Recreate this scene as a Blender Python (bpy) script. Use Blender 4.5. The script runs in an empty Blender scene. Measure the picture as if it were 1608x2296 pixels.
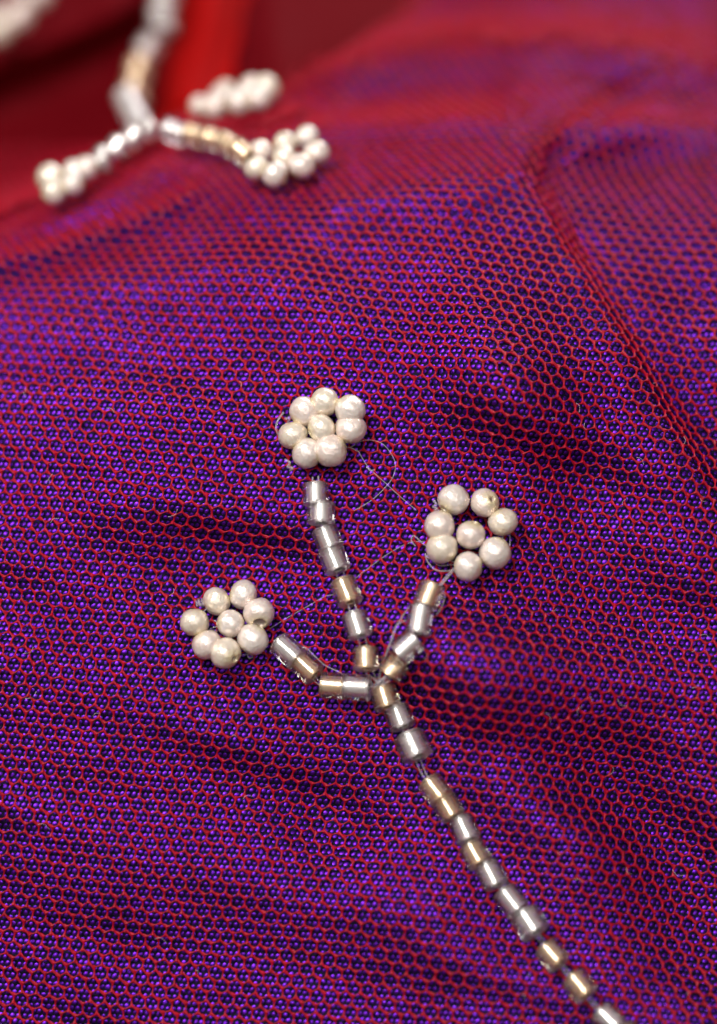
import bpy, math, random
import numpy as np
from mathutils import Vector, noise

random.seed(4)
rng = np.random.default_rng(7)
scene = bpy.context.scene
col = scene.collection

# ------------------------------------------------------------------ camera, world, light
# lengths are in millimetres, one Blender unit is one centimetre
S = 0.1
D = 200.0                     # lens to the plane of sharp focus
HALF_W = 25.0                 # half the picture width in that plane
UP = np.array([0, math.sqrt(.5), math.sqrt(.5)])
FW = np.array([0, math.sqrt(.5), -math.sqrt(.5)])
RT = np.array([1.0, 0, 0])


def world(u, v, w):
    """tilted cloth frame (mm) -> world (cm)"""
    u, v, w = np.asarray(u, float), np.asarray(v, float), np.asarray(w, float)
    return (u[..., None] * RT + v[..., None] * UP + w[..., None] * FW) * S


cam_data = bpy.data.cameras.new('camera')
cam = bpy.data.objects.new('camera', cam_data)
col.objects.link(cam)
cam.location = world(0, 0, -D)
cam.rotation_euler = (math.radians(45), 0, 0)
cam_data.sensor_fit = 'HORIZONTAL'
cam_data.sensor_width = 24
cam_data.lens = 24 * D / (2 * HALF_W)
cam_data.clip_start = 0.1
cam_data.clip_end = 500
cam_data.dof.use_dof = True
cam_data.dof.focus_distance = D * S
cam_data.dof.aperture_fstop = cam_data.lens * 1e-3 / (10.5 * S)
scene.camera = cam

wld = bpy.data.worlds.new('World')
scene.world = wld
wld.use_nodes = True
bg = wld.node_tree.nodes['Background']
bg.inputs[0].default_value = (0.95, 0.86, 0.82, 1)
bg.inputs[1].default_value = 0.07


KEY = (-85, 128, -178)


def area(name, pos, size, energy, color, target=(0, 0, 0)):
    d = bpy.data.lights.new(name, 'AREA')
    d.shape = 'RECTANGLE'
    d.size, d.size_y = size[0] * S, size[1] * S
    d.energy = energy
    d.color = color
    o = bpy.data.objects.new(name, d)
    col.objects.link(o)
    p = Vector(world(*pos))
    o.location = p
    o.rotation_euler = (Vector(world(*target)) - p).to_track_quat('-Z', 'Y').to_euler()
    return o


area('window_light', KEY, (68, 74), 4700, (1.0, 0.965, 0.93))
area("tall_window_light", (30, 85, -340), (380, 250), 5200, (1.0, 0.97, 0.95))
area('added_back_light', (90, 270, 90), (220, 90), 4200, (0.97, 0.96, 1.0), (0, 30, 20))  # added lamp out of view, gives the far cloth its grazing sheen
area('side_light', (-330, 200, -60), (90, 200), 1600, (1.0, 0.93, 0.88), (-10, 40, 30))

scene.view_settings.view_transform = 'Standard'
scene.view_settings.look = 'None'
scene.view_settings.exposure = 0.12
scene.view_settings.gamma = 1
scene.render.engine = 'CYCLES'
cy = scene.cycles
cy.max_bounces = 12
cy.transmission_bounces = 12
cy.diffuse_bounces = 3
cy.glossy_bounces = 5
cy.transparent_max_bounces = 12
cy.caustics_refractive = True
cy.caustics_reflective = False
cy.blur_glossy = 0.6
cy.sample_clamp_indirect = 40
cy.use_denoising = True


# ------------------------------------------------------------------ materials
def new_mat(name):
    m = bpy.data.materials.new(name)
    m.use_nodes = True
    nt = m.node_tree
    return m, nt, nt.nodes['Principled BSDF']


def setp(b, **kw):
    for k, v in kw.items():
        b.inputs[k.replace('_', ' ')].default_value = v


def noise_tex(nt, scale, detail=3, coord='Object'):
    tc = nt.nodes.new('ShaderNodeTexCoord')
    n = nt.nodes.new('ShaderNodeTexNoise')
    n.inputs['Scale'].default_value = scale
    n.inputs['Detail'].default_value = detail
    nt.links.new(tc.outputs[coord], n.inputs['Vector'])
    return n


def ramp(nt, src, stops):
    r = nt.nodes.new('ShaderNodeValToRGB')
    e = r.color_ramp.elements
    while len(e) < len(stops):
        e.new(0.5)
    for el, (p, c) in zip(e, stops):
        el.position = p
        el.color = c + (1,) if len(c) == 3 else c
    nt.links.new(src, r.inputs[0])
    return r


def bump(nt, b, src, strength, dist):
    n = nt.nodes.new('ShaderNodeBump')
    n.inputs['Strength'].default_value = strength
    n.inputs['Distance'].default_value = dist
    nt.links.new(src, n.inputs['Height'])
    nt.links.new(n.outputs[0], b.inputs['Normal'])


# woven ground of the purple cloth: black with dull green flecks
M_GROUND, nt, b = new_mat('dark_warp_threads')
n = noise_tex(nt, 160, 2)
r = ramp(nt, n.outputs['Fac'], [(0.0, (0.004, 0.001, 0.018)), (0.60, (0.005, 0.002, 0.02)), (0.72, (0.035, 0.05, 0.03))])
nt.links.new(r.outputs[0], b.inputs['Base Color'])
setp(b, Roughness=0.5, Specular_IOR_Level=0.12)
bump(nt, b, n.outputs['Fac'], 0.8, 0.008)

# violet weft knots
M_KNOT, nt, b = new_mat('violet_satin_thread')
n = noise_tex(nt, 3.0, 2)
r = ramp(nt, n.outputs['Fac'], [(0.3, (0.115, 0.010, 0.40)), (0.7, (0.185, 0.022, 0.62))])
nt.links.new(r.outputs[0], b.inputs['Base Color'])
setp(b, Roughness=0.42, Metallic=0.92)
n2 = noise_tex(nt, 220, 2)
bump(nt, b, n2.outputs['Fac'], 0.25, 0.003)

# red nylon tulle
M_NET, nt, b = new_mat('red_nylon_tulle')
n = noise_tex(nt, 25, 2)
r = ramp(nt, n.outputs['Fac'], [(0.3, (0.30, 0.001, 0.011)), (0.7, (0.48, 0.002, 0.024))])
nt.links.new(r.outputs[0], b.inputs['Base Color'])
setp(b, Roughness=0.4, Specular_IOR_Level=0.28, Sheen_Weight=0.12, Sheen_Roughness=0.4, Sheen_Tint=(1.0, 0.1, 0.25, 1))
b.inputs['Subsurface Weight'].default_value = 0.0
b.inputs['Transmission Weight'].default_value = 0.0

# red cloth behind
M_RED, nt, b = new_mat('dense_red_tulle')
tc = nt.nodes.new('ShaderNodeTexCoord')
w = nt.nodes.new('ShaderNodeTexWave')
w.inputs['Scale'].default_value = 6
w.inputs['Distortion'].default_value = 0.6
nt.links.new(tc.outputs['Object'], w.inputs['Vector'])
r = ramp(nt, w.outputs['Fac'], [(0.0, (0.10, 0.001, 0.004)), (1.0, (0.15, 0.0015, 0.005))])
nt.links.new(r.outputs[0], b.inputs['Base Color'])
setp(b, Roughness=0.7, Specular_IOR_Level=0.05)

M_PLEAT, nt, b = new_mat('painted_lit_tulle')  # light on and through the pleat, painted as a brighter red
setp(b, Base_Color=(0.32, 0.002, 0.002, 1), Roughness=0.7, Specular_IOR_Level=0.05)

# pearls
def pearl_mat(name, c0, c1, rough):
    m, nt, b = new_mat(name)
    n = noise_tex(nt, 7, 3)
    r = ramp(nt, n.outputs['Fac'], [(0.3, c0), (0.72, c1)])
    # the nacre is thin and yellow round the drill hole (local z axis)
    tc = nt.nodes.new('ShaderNodeTexCoord')
    sp = nt.nodes.new('ShaderNodeSeparateXYZ')
    nt.links.new(tc.outputs['Object'], sp.inputs[0])
    ab = nt.nodes.new('ShaderNodeMath'); ab.operation = 'ABSOLUTE'
    nt.links.new(sp.outputs['Z'], ab.inputs[0])
    mr = nt.nodes.new('ShaderNodeMapRange')
    mr.inputs['From Min'].default_value = 0.062
    mr.inputs['From Max'].default_value = 0.105
    nt.links.new(ab.outputs[0], mr.inputs['Value'])
    mx = nt.nodes.new('ShaderNodeMix'); mx.data_type = 'RGBA'
    nt.links.new(mr.outputs[0], mx.inputs['Factor'])
    nt.links.new(r.outputs[0], mx.inputs[6])
    mx.inputs[7].default_value = (0.80, 0.66, 0.36, 1)
    nt.links.new(mx.outputs[2], b.inputs['Base Color'])
    setp(b, Roughness=rough, Metallic=0.3, Specular_IOR_Level=0.7, Coat_Weight=0.7, Coat_Roughness=0.12)
    b.inputs['Subsurface Weight'].default_value = 0.12
    b.inputs['Subsurface Radius'].default_value = (0.06, 0.04, 0.025)
    b.inputs['Subsurface Scale'].default_value = 1.0
    n2 = noise_tex(nt, 15, 5)
    n2.inputs['Distortion'].default_value = 2.0
    bump(nt, b, n2.outputs['Fac'], 0.45, 0.02)
    return m


M_PEARLS = [pearl_mat('pearl_pink', (0.92, 0.75, 0.66), (0.98, 0.84, 0.77), 0.27),
            pearl_mat('pearl_cream', (0.91, 0.77, 0.62), (0.97, 0.86, 0.73), 0.23),
            pearl_mat('pearl_white', (0.92, 0.78, 0.70), (0.98, 0.88, 0.81), 0.25)]


def glass_mat(name, c, rough=0.07):
    m, nt, b = new_mat(name)
    setp(b, Base_Color=c + (1,), Roughness=rough, IOR=1.5, Alpha=0.62 if rough < .2 else 0.85)
    b.inputs['Transmission Weight'].default_value = 0.975
    return m


def metal_mat(name, c0, c1, rough):
    m, nt, b = new_mat(name)
    n = noise_tex(nt, 12, 4)
    r = ramp(nt, n.outputs['Fac'], [(0.35, c0), (0.65, c1)])
    nt.links.new(r.outputs[0], b.inputs['Base Color'])
    setp(b, Roughness=rough, Metallic=0.6)
    return m


M_CLEAR = glass_mat('clear_bead_glass', (1.0, 0.95, 0.94))
M_AMBER = glass_mat('amber_bead_glass', (0.99, 0.86, 0.66))
M_FROST = glass_mat('ground_glass_edge', (1.0, 0.97, 0.97), 0.32)
M_FROST_A = glass_mat('ground_amber_glass_edge', (0.99, 0.84, 0.60), 0.32)
M_SILVER = metal_mat('silver_lining', (1.0, 0.94, 0.90), (1.0, 0.98, 0.95), 0.24)
M_GOLD = metal_mat('gold_lining', (1.0, 0.74, 0.52), (1.0, 0.84, 0.66), 0.24)
M_THREAD, nt, b = new_mat('clear_nylon_thread')
setp(b, Base_Color=(0.92, 0.84, 0.9, 1), Roughness=0.12, IOR=1.45, Alpha=0.4)
M_FINE = M_THREAD.copy()
M_FINE.name = 'fine_clear_nylon'
M_FINE.node_tree.nodes['Principled BSDF'].inputs['Alpha'].default_value = 0.17
b = M_THREAD.node_tree.nodes['Principled BSDF']
b.inputs['Transmission Weight'].default_value = 0.55
M_LINT, nt, b = new_mat('pale_lint')
setp(b, Base_Color=(0.75, 0.6, 0.65, 1), Roughness=0.5)


# ------------------------------------------------------------------ mesh helpers
def mesh_np(name, V, F, mat, smooth=True):
    """V (n,3) world cm, F (m,k) or list of such arrays"""
    Fs = F if isinstance(F, list) else [F]
    me = bpy.data.meshes.new(name)
    V = np.ascontiguousarray(V, dtype=np.float32)
    me.vertices.add(len(V))
    me.vertices.foreach_set('co', V.ravel())
    loops = np.concatenate([f.ravel() for f in Fs]).astype(np.int32)
    sizes = np.concatenate([np.full(len(f), f.shape[1]) for f in Fs])
    starts = np.concatenate([[0], np.cumsum(sizes)[:-1]]).astype(np.int32)
    me.loops.add(len(loops))
    me.loops.foreach_set('vertex_index', loops)
    me.polygons.add(len(sizes))
    me.polygons.foreach_set('loop_start', starts)
    me.update(calc_edges=True)
    me.polygons.foreach_set('use_smooth', np.full(len(sizes), smooth))
    me.materials.append(mat)
    me.validate()
    me.update()
    return me


def add(name, me, parent=None, loc=None, rot=None):
    o = bpy.data.objects.new(name, me)
    col.objects.link(o)
    if loc is not None:
        o.location = loc
    if rot is not None:
        o.rotation_mode = 'QUATERNION'
        o.rotation_quaternion = rot
    if parent is not None:
        o.parent = parent
    return o


def tag(o, label=None, cat=None, group=None, kind=None):
    for k, v in (('label', label), ('category', cat), ('group', group), ('kind', kind)):
        if v:
            o[k] = v
    return o


# ------------------------------------------------------------------ shape of the draped cloth
# Design sheet: coordinates (x, y) of a 1608 x 2296 sheet; w is the depth in mm behind the focal plane.
PXMM = 1608 / 50.0
CTRL = []


def row(y, *xw):
    for x, w_ in xw:
        CTRL.append((x, y, w_))


row(2450, (-150, -2.2), (500, -3.6), (1100, -6), (1750, -7.5))
row(2000, (-150, -.8), (500, -1.6), (1100, -3), (1750, -4.2))
row(1600, (-150, -.3), (500, -.8), (1100, -1.5), (1750, -2.2))
row(1200, (-150, 2.4), (500, .9), (1100, .3), (1750, -.2))
row(900, (-150, 6), (300, 2.6), (800, 1), (1200, .5), (1500, .5), (1750, 1))
row(700, (-150, 10), (350, 6), (800, 3), (1200, 2), (1500, 3), (1750, 4))
row(500, (-150, 17), (350, 11), (750, 7.5), (1150, 5.5), (1400, 8), (1750, 10))
row(380, (-150, 22), (250, 18), (600, 14), (900, 11), (1150, 9), (1400, 12), (1750, 15))
row(290, (-150, 25), (350, 23), (650, 20), (950, 16), (1200, 14), (1450, 16), (1750, 20))
row(200, (-150, 27), (400, 30), (700, 28), (950, 24), (1200, 21), (1450, 22), (1750, 27))
row(100, (-150, 29), (350, 35), (700, 37), (1000, 34), (1250, 31), (1450, 32), (1750, 37))
row(0, (-150, 30), (300, 38), (700, 44), (1000, 42), (1250, 38), (1450, 39), (1750, 44))
row(-150, (-150, 40), (300, 46), (700, 54), (1000, 48), (1250, 44), (1750, 50))


def tps_fit(pts):
    p = np.array(pts, float)
    X = p[:, :2] / 500.0
    r2 = ((X[:, None] - X[None]) ** 2).sum(-1)
    K = np.where(r2 > 0, r2 * np.log(r2 + 1e-12), 0) + np.eye(len(X)) * 1e-3
    Q = np.hstack([np.ones((len(X), 1)), X])
    A = np.block([[K, Q], [Q.T, np.zeros((3, 3))]])
    sol = np.linalg.solve(A, np.concatenate([p[:, 2], np.zeros(3)]))
    return X, sol


def tps_eval(fit, x, y):
    X, sol = fit
    q = np.stack([x / 500.0, y / 500.0], -1)
    out = sol[-3] + q @ sol[-2:]
    for i in range(len(X)):
        r2 = ((q - X[i]) ** 2).sum(-1)
        out = out + sol[i] * r2 * np.log(r2 + 1e-12)
    return out


def poly_dist(P, x, y):
    """signed distance to a polyline (positive on the upper / right side) and the parameter along it"""
    P = np.array(P, float)
    best = np.full(x.shape, 1e9)
    sgn = np.ones(x.shape)
    par = np.zeros(x.shape)
    n_ = len(P) - 1
    for i in range(n_):
        a, c = P[i], P[i + 1]
        d = c - a
        L2 = (d ** 2).sum()
        t = np.clip(((x - a[0]) * d[0] + (y - a[1]) * d[1]) / L2, 0, 1)
        dx, dy = x - a[0] - t * d[0], y - a[1] - t * d[1]
        dist = np.hypot(dx, dy)
        cr = d[0] * dy - d[1] * dx
        m = dist < best
        best = np.where(m, dist, best)
        sgn = np.where(m, np.where(cr > 0, -1.0, 1.0), sgn)
        par = np.where(m, (i + t) / n_, par)
    return best * sgn, par


def sstep(t):
    t = np.clip(t, 0, 1)
    return t * t * (3 - 2 * t)


GX = np.arange(-320, 1930, 8.0)
GY = np.arange(-280, 2620, 8.0)
XX, YY = np.meshgrid(GX, GY)          # [iy, ix]
W = tps_eval(tps_fit(CTRL), XX, YY)

# right hand fold: the near panel ends in a rounded edge, the cloth behind it lies deeper
FOLD = [(1178, 330), (1190, 390), (1218, 460), (1270, 560), (1330, 655), (1390, 750), (1442, 850), (1500, 950), (1560, 1045), (1640, 1150), (1760, 1290)]
d_, t_ = poly_dist(FOLD, XX, YY)
h_ = np.interp(t_, [0, .12, .5, .8, 1], [1.0, 3.4, 3.2, 1.9, 0])
fold_w = h_ * (0.12 * sstep((d_ + 40) / 40) + 0.88 * sstep(d_ / 26 + .2)) * np.where(d_ > 0, np.exp(-np.maximum(d_ - 60, 0) / 500), 1)
fade = sstep((YY - 250) / 150)
W = W + fold_w * fade
# crest at the upper left: the cloth drops away behind it into the dark red valley
CREST = [(-400, 560), (-50, 490), (0, 472), (100, 432), (200, 388), (300, 335), (380, 300), (440, 284), (540, 268), (640, 255)]
d2, t2 = poly_dist(CREST, XX, YY)
h2 = np.interp(t2, [0, .5, .8, 1], [30, 28, 14, 0])
W = W + h2 * (0.2 * sstep((d2 + 70) / 70) + 0.8 * sstep(d2 / 40 + .2)) * sstep((700 - XX) / 160)
# ridge of red cloth running to the upper left corner
d3, t3 = poly_dist([(-300, 230), (0, 120), (120, 75), (260, 10), (340, -60)], XX, YY)
W = W - 9 * np.where(d3 < 0, np.exp(-(d3 / 70) ** 2), 1 - 0.0 * d3) + 9 * np.where(d3 < 0, 0, 1) * (1 - np.exp(-(np.maximum(d3, 0) / 45) ** 2))


def wrinkle(P, width, amp, x=XX, y=YY, taper=True):
    d, t = poly_dist(P, x, y)
    a = np.exp(-(d / width) ** 2)
    if taper:
        a = a * sstep(np.minimum(t, 1 - t) * 6 + .02)
    return amp * a


# vertical pleat of the red cloth
W = W + wrinkle([(395, 300), (430, 150), (470, 0), (500, -150)], 62, -9, taper=False) * sstep((330 - YY) / 110)
W = W + wrinkle([(1185, 400), (1290, 285), (1370, 230), (1460, 175), (1560, 120)], 26, 2.2)
for P, wd, am in [
    ([(-150, 640), (150, 622), (520, 600), (760, 560)], 34, -0.9),
    ([(150, 690), (330, 690), (560, 715), (760, 735)], 26, 0.75),
    ([(180, 745), (420, 760), (640, 800)], 22, -0.45),
    ([(60, 790), (250, 800), (460, 850)], 20, 0.6),
    ([(-150, 880), (200, 880), (460, 930), (640, 1010)], 40, -0.7),
    ([(0, 1050), (250, 1090), (500, 1240)], 38, 0.5),
    ([(330, 1180), (600, 1260), (900, 1290)], 40, 0.5),
    ([(-100, 1440), (250, 1450), (560, 1530), (900, 1700)], 60, -0.7),
    ([(-100, 1640), (300, 1660), (620, 1760), (900, 1900)], 45, 0.55),
    ([(-100, 1800), (300, 1830), (700, 1930)], 50, -0.5),
    ([(0, 2130), (400, 2120), (900, 2180)], 60, 0.5),
    ([(1000, 620), (1150, 760), (1240, 900), (1330, 1040)], 45, -0.6),
    ([(1050, 900), (1180, 1010), (1320, 1190)], 34, 0.6),
    ([(1150, 830), (1280, 870), (1420, 980)], 24, 0.4),
    ([(900, 1330), (1150, 1450), (1500, 1620)], 60, -0.6),
    ([(1050, 1620), (1250, 1750), (1608, 1950)], 70, 0.7),
    ([(1100, 1900), (1350, 2060), (1700, 2230)], 50, 0.4),
    ([(1200, 2050), (1400, 2160), (1700, 2300)], 40, -0.5),
    ([(700, 460), (900, 430), (1100, 380)], 30, -1.0),
    ([(40, 560), (180, 520), (300, 470), (420, 400)], 40, 1.2),
    ([(760, 240), (950, 220), (1160, 215)], 36, 1.6),
    ([(1330, 210), (1480, 235), (1608, 270)], 30, 1.6),
    ([(640, 180), (950, 110), (1300, 95), (1700, 150)], 45, -2.5),
]:
    W = W + wrinkle(P, wd * 1.15, am * (.4 if P[0][1] > 560 else 1))
# gentle swells: each tilts a patch of cloth away from (dark) or towards (bright) the window
for x, y, sx, sy, an, sl in [
    (470, 1215, 230, 60, 14, .33), (400, 700, 190, 24, 8, .45), (260, 790, 170, 20, 10, .40), (1010, 1490, 170, 60, 24, .34),
    (1190, 1010, 120, 44, 42, .42), (1330, 1180, 150, 40, 34, .35), (1270, 1720, 260, 60, 30, .42), (560, 1710, 300, 44, 16, .32),
    (320, 2160, 380, 44, 4, .30), (1480, 1330, 140, 40, 24, .3), (640, 930, 150, 30, 14, .3), (1420, 2080, 240, 44, 26, .42), (1520, 1830, 200, 40, 26, .36),
    (150, 1010, 240, 30, 6, .3), (1480, 620, 120, 60, 60, .3), (1100, 1280, 110, 30, 20, .28), (80, 1310, 200, 36, 10, .28),
    (900, 1080, 120, 30, 20, .26), (780, 2080, 260, 40, 14, .28), (1050, 2230, 200, 34, 20, .25),
    (1000, 620, 220, 44, 14, -.25), (250, 620, 260, 34, -4, -.3), (1450, 1550, 220, 44, 24, -.25), (250, 1470, 320, 48, 8, -.28), (700, 1890, 320, 48, 14, -.22)]:
    an = an + 7 if y > 880 else an
    ca, sa = math.cos(math.radians(an)), math.sin(math.radians(an))
    dx, dy = (XX - x) * ca + (YY - y) * sa, -(XX - x) * sa + (YY - y) * ca
    sx, sy = sx * 1.4, sy * 3.6
    W = W + 0.50 * sl * dy / PXMM * np.exp(-(dx / sx) ** 2 - (dy / sy) ** 2)
for x, y, sx, sy, an, sl, ta in [
    (1230, 1660, 300, 120, 38, .30, 50), (1240, 1000, 190, 80, 55, .28, 60), (480, 1200, 220, 70, 12, .15, 20),
    (1450, 2000, 260, 110, 40, .24, 50), (900, 1350, 120, 60, 30, .12, 50), (350, 720, 200, 60, 8, .12, 30),
    (850, 1900, 200, 90, 50, -.16, 50), (1500, 760, 200, 70, 60, .2, 60), (1000, 760, 160, 90, 40, -.12, 50)]:
    ca, sa = math.cos(math.radians(an)), math.sin(math.radians(an))
    dx, dy = (XX - x) * ca + (YY - y) * sa, -(XX - x) * sa + (YY - y) * ca
    tt = ((XX - x) * math.sin(math.radians(ta)) + (YY - y) * math.cos(math.radians(ta))) / PXMM
    W = W + 2.3 * sl * tt * np.exp(-(dx / sx / 1.2) ** 2 - (dy / sy / 1.3) ** 2)
nz = np.zeros_like(W)
for k in range(26):                      # soft unevenness, longer along the rows
    ang = math.radians(-14 + 30 * (rng.random() - .5)) + math.pi / 2
    lam = 90 + 260 * rng.random()
    ph = rng.random() * 6.28
    nz += np.sin((XX * math.cos(ang) - YY * math.sin(ang)) * 6.28 / lam + ph + 1.4 * np.sin(XX / 330 + ph * 3)) * lam * .00022
W = W + nz * .8


def smooth2(a, k):
    for _ in range(k):
        p = np.pad(a, 1, mode='edge')
        a = (p[:-2, 1:-1] + p[2:, 1:-1] + p[1:-1, :-2] + p[1:-1, 2:] + 2 * a) / 6
    return a


W = smooth2(W, 2)
# the net stands off the purple cloth along its own little pleats
OFF = 0.42 + 0.12 * np.sin(XX / 97 + YY / 61) * np.sin(YY / 83 - XX / 140)
for P, wd, am in [
    ([(-150, 640), (0, 592), (150, 548), (300, 498), (400, 452), (480, 400)], 24, 2.4),
    ([(380, 345), (560, 300), (720, 285), (900, 276), (1060, 268), (1180, 290)], 30, 1.6),
    ([(640, 180), (950, 110), (1300, 100), (1700, 175)], 60, 2.5),
    ([(1240, 300), (1420, 275), (1640, 300)], 36, 1.6),
    ([(1190, 395), (1270, 560), (1390, 750), (1500, 950), (1600, 1100)], 24, 1.1),
    ([(1010, 480), (1100, 420), (1180, 370)], 22, 1.0),
    ([(1195, 440), (1212, 340), (1290, 282), (1370, 225), (1480, 160)], 13, 1.7),
    ([(-50, 480), (100, 440), (300, 345), (430, 300)], 26, 1.6),
    ([(1290, 560), (1400, 640), (1500, 800), (1600, 960)], 30, .6),
]:
    OFF = OFF + wrinkle(P, wd, am)
for bx, by, br in [(720, 1000, 130), (1055, 1240, 140), (510, 1440, 130)]:
    OFF = OFF + .1 * np.exp(-((XX - bx) ** 2 + (YY - by) ** 2) / br ** 2)
WN = smooth2(np.minimum(smooth2(W, 14) - OFF, W - .22), 2)


_p = np.pad(WN, 5, mode='edge')
WFAR = np.min(np.stack([_p[i:i + WN.shape[0], j:j + WN.shape[1]] for i in range(0, 11, 2) for j in range(0, 11, 2)]), 0)


def lookup(T, x, y):
    fx = np.clip((np.asarray(x, float) - GX[0]) / 8, 0, len(GX) - 1.001)
    fy = np.clip((np.asarray(y, float) - GY[0]) / 8, 0, len(GY) - 1.001)
    i, j = fx.astype(int), fy.astype(int)
    a, c = fx - i, fy - j
    return (T[j, i] * (1 - a) * (1 - c) + T[j, i + 1] * a * (1 - c) + T[j + 1, i] * (1 - a) * c + T[j + 1, i + 1] * a * c)




def to_uvw(x, y, w):
    k = (D + w) / D / PXMM
    return np.stack([(x - 804) * k, -(y - 1148) * k, w + 0 * x], -1)


def surf(T, x, y):
    return to_uvw(np.asarray(x, float), np.asarray(y, float), lookup(T, x, y))


def to_sheet(P):
    k = D / (D + P[..., 2]) * PXMM
    return P[..., 0] * k + 804, -P[..., 1] * k + 1148


def relax(T, iters=500, n_up=135, n_dn=34, half=46):
    """lay a square lattice of 1 mm threads over the surface with equal spacing (material coordinates a, b)"""
    A = np.arange(-half, half + 1.0)
    nb = n_up + n_dn + 1
    X = np.zeros((nb, len(A)))
    Y = np.zeros_like(X)
    X[n_dn] = 804 + A * PXMM
    Y[n_dn] = 1600
    for sgn, cnt in ((-1, n_up), (1, n_dn)):
        for j in range(1, cnt + 1):
            jj, pj = (n_dn + j, n_dn + j - 1) if sgn < 0 else (n_dn - j, n_dn - j + 1)
            wm = lookup(T, X[pj], Y[pj])
            step = 32.0
            p0 = surf(T, X[pj], Y[pj])
            st = np.full(len(A), step)
            for _ in range(4):
                p1 = surf(T, X[pj], Y[pj] + sgn * st)
                L = np.linalg.norm(p1 - p0, axis=-1)
                st = st / np.maximum(L, .2)
            ynew = Y[pj] + sgn * st
            k3 = np.ones(9) / 9
            ynew = np.convolve(np.pad(ynew, 4, mode='edge'), k3, mode='valid') if sgn < 0 else ynew
            Y[jj] = ynew
            X[jj] = 804 + A * PXMM * D / (D + smooth1(lookup(T, X[pj], ynew)))
    P = surf(T, X, Y)
    for it in range(iters):
        dP = np.zeros_like(P)
        cnt = np.zeros(P.shape[:2] + (1,))
        for (s0, s1, rest, kk) in (
            ((slice(None), slice(0, -1)), (slice(None), slice(1, None)), 1.0, 1.0),
            ((slice(0, -1), slice(None)), (slice(1, None), slice(None)), 1.0, 1.0),
            ((slice(0, -1), slice(0, -1)), (slice(1, None), slice(1, None)), 1.41421, .5),
            ((slice(0, -1), slice(1, None)), (slice(1, None), slice(0, -1)), 1.41421, .5)):
            e = P[s1] - P[s0]
            L = np.linalg.norm(e, axis=-1, keepdims=True) + 1e-9
            c = e * (0.5 * (1 - rest / L)) * kk
            dP[s0] += c
            dP[s1] -= c
            cnt[s0] += kk
            cnt[s1] += kk
        P = P + dP / cnt * 1.3
        X, Y = to_sheet(P)
        P = surf(T, X, Y)
    return P, A[0], -float(n_dn)


def smooth1(a):
    return np.convolve(np.pad(a, 4, mode='edge'), np.ones(9) / 9, mode='valid')


class Cloth:
    def __init__(self, T):
        self.P, self.a0, self.b0 = relax(T)
        self.X, self.Y = to_sheet(self.P)
        da = np.gradient(self.P, axis=1)
        db = np.gradient(self.P, axis=0)
        N = np.cross(da, db)
        if N[40, 40, 2] > 0:
            N = -N
        self.N = N / (np.linalg.norm(N, axis=-1, keepdims=True) + 1e-9)
        self.da = da / (np.linalg.norm(da, axis=-1, keepdims=True) + 1e-9)

    def at(self, G, a, b):
        fa = np.clip(a - self.a0, 0, G.shape[1] - 1.001)
        fb = np.clip(b - self.b0, 0, G.shape[0] - 1.001)
        i, j = fa.astype(int), fb.astype(int)
        s, t = (fa - i)[..., None], (fb - j)[..., None]
        if G.ndim == 2:
            s, t = s[..., 0], t[..., 0]
        return G[j, i] * (1 - s) * (1 - t) + G[j, i + 1] * s * (1 - t) + G[j + 1, i] * (1 - s) * t + G[j + 1, i + 1] * s * t


def wv(P):
    return world(P[..., 0], P[..., 1], P[..., 2])


purple = Cloth(W)
net = Cloth(WN)


def in_red(x, y):
    """where the far red cloth takes the place of the purple one"""
    d, t = poly_dist(CREST[:8] + [(560, 255), (640, 215), (720, 165), (810, 110), (900, 50), (980, -60), (1060, -300)], x, y)
    return d > 0


def fine(T, cl, a, b_):
    """point, unit normal and unit weft direction of the surface at material coordinates, at the detail of the sheet"""
    x, y = cl.at(cl.X, a, b_), cl.at(cl.Y, a, b_)
    C = surf(T, x, y)
    du = surf(T, x + 5, y) - surf(T, x - 5, y)
    dv = surf(T, x, y - 5) - surf(T, x, y + 5)
    N = np.cross(du, dv)
    N = N / np.linalg.norm(N, axis=-1, keepdims=True)
    N = np.where(N[..., 2:] > 0, -N, N)
    return C, N


def seen(x, y, m=130):
    return (x > -m) & (x < 1608 + m) & (y > -m - 30) & (y < 2296 + m)


# ------------------------------------------------------------------ purple cloth and red cloth
def sheet(cl, sub, off, mask):
    nb, na = cl.P.shape[:2]
    a = np.arange(0, na - 1 + 1e-6, 1 / sub) + cl.a0
    b_ = np.arange(0, nb - 1 + 1e-6, 1 / sub) + cl.b0
    AA, BB = np.meshgrid(a, b_)
    P, N = fine(W, cl, AA, BB)
    P = P - N * off
    X, Y = cl.at(cl.X, AA, BB), cl.at(cl.Y, AA, BB)
    ok = mask(X, Y)
    fm = ok[:-1, :-1] & ok[1:, :-1] & ok[:-1, 1:] & ok[1:, 1:]
    idx = np.arange(P.shape[0] * P.shape[1]).reshape(P.shape[:2])
    F = np.stack([idx[:-1, :-1], idx[:-1, 1:], idx[1:, 1:], idx[1:, :-1]], -1)[fm]
    used = np.unique(F)
    remap = np.zeros(idx.size, int)
    remap[used] = np.arange(len(used))
    return wv(P.reshape(-1, 3)[used]), remap[F]


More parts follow.
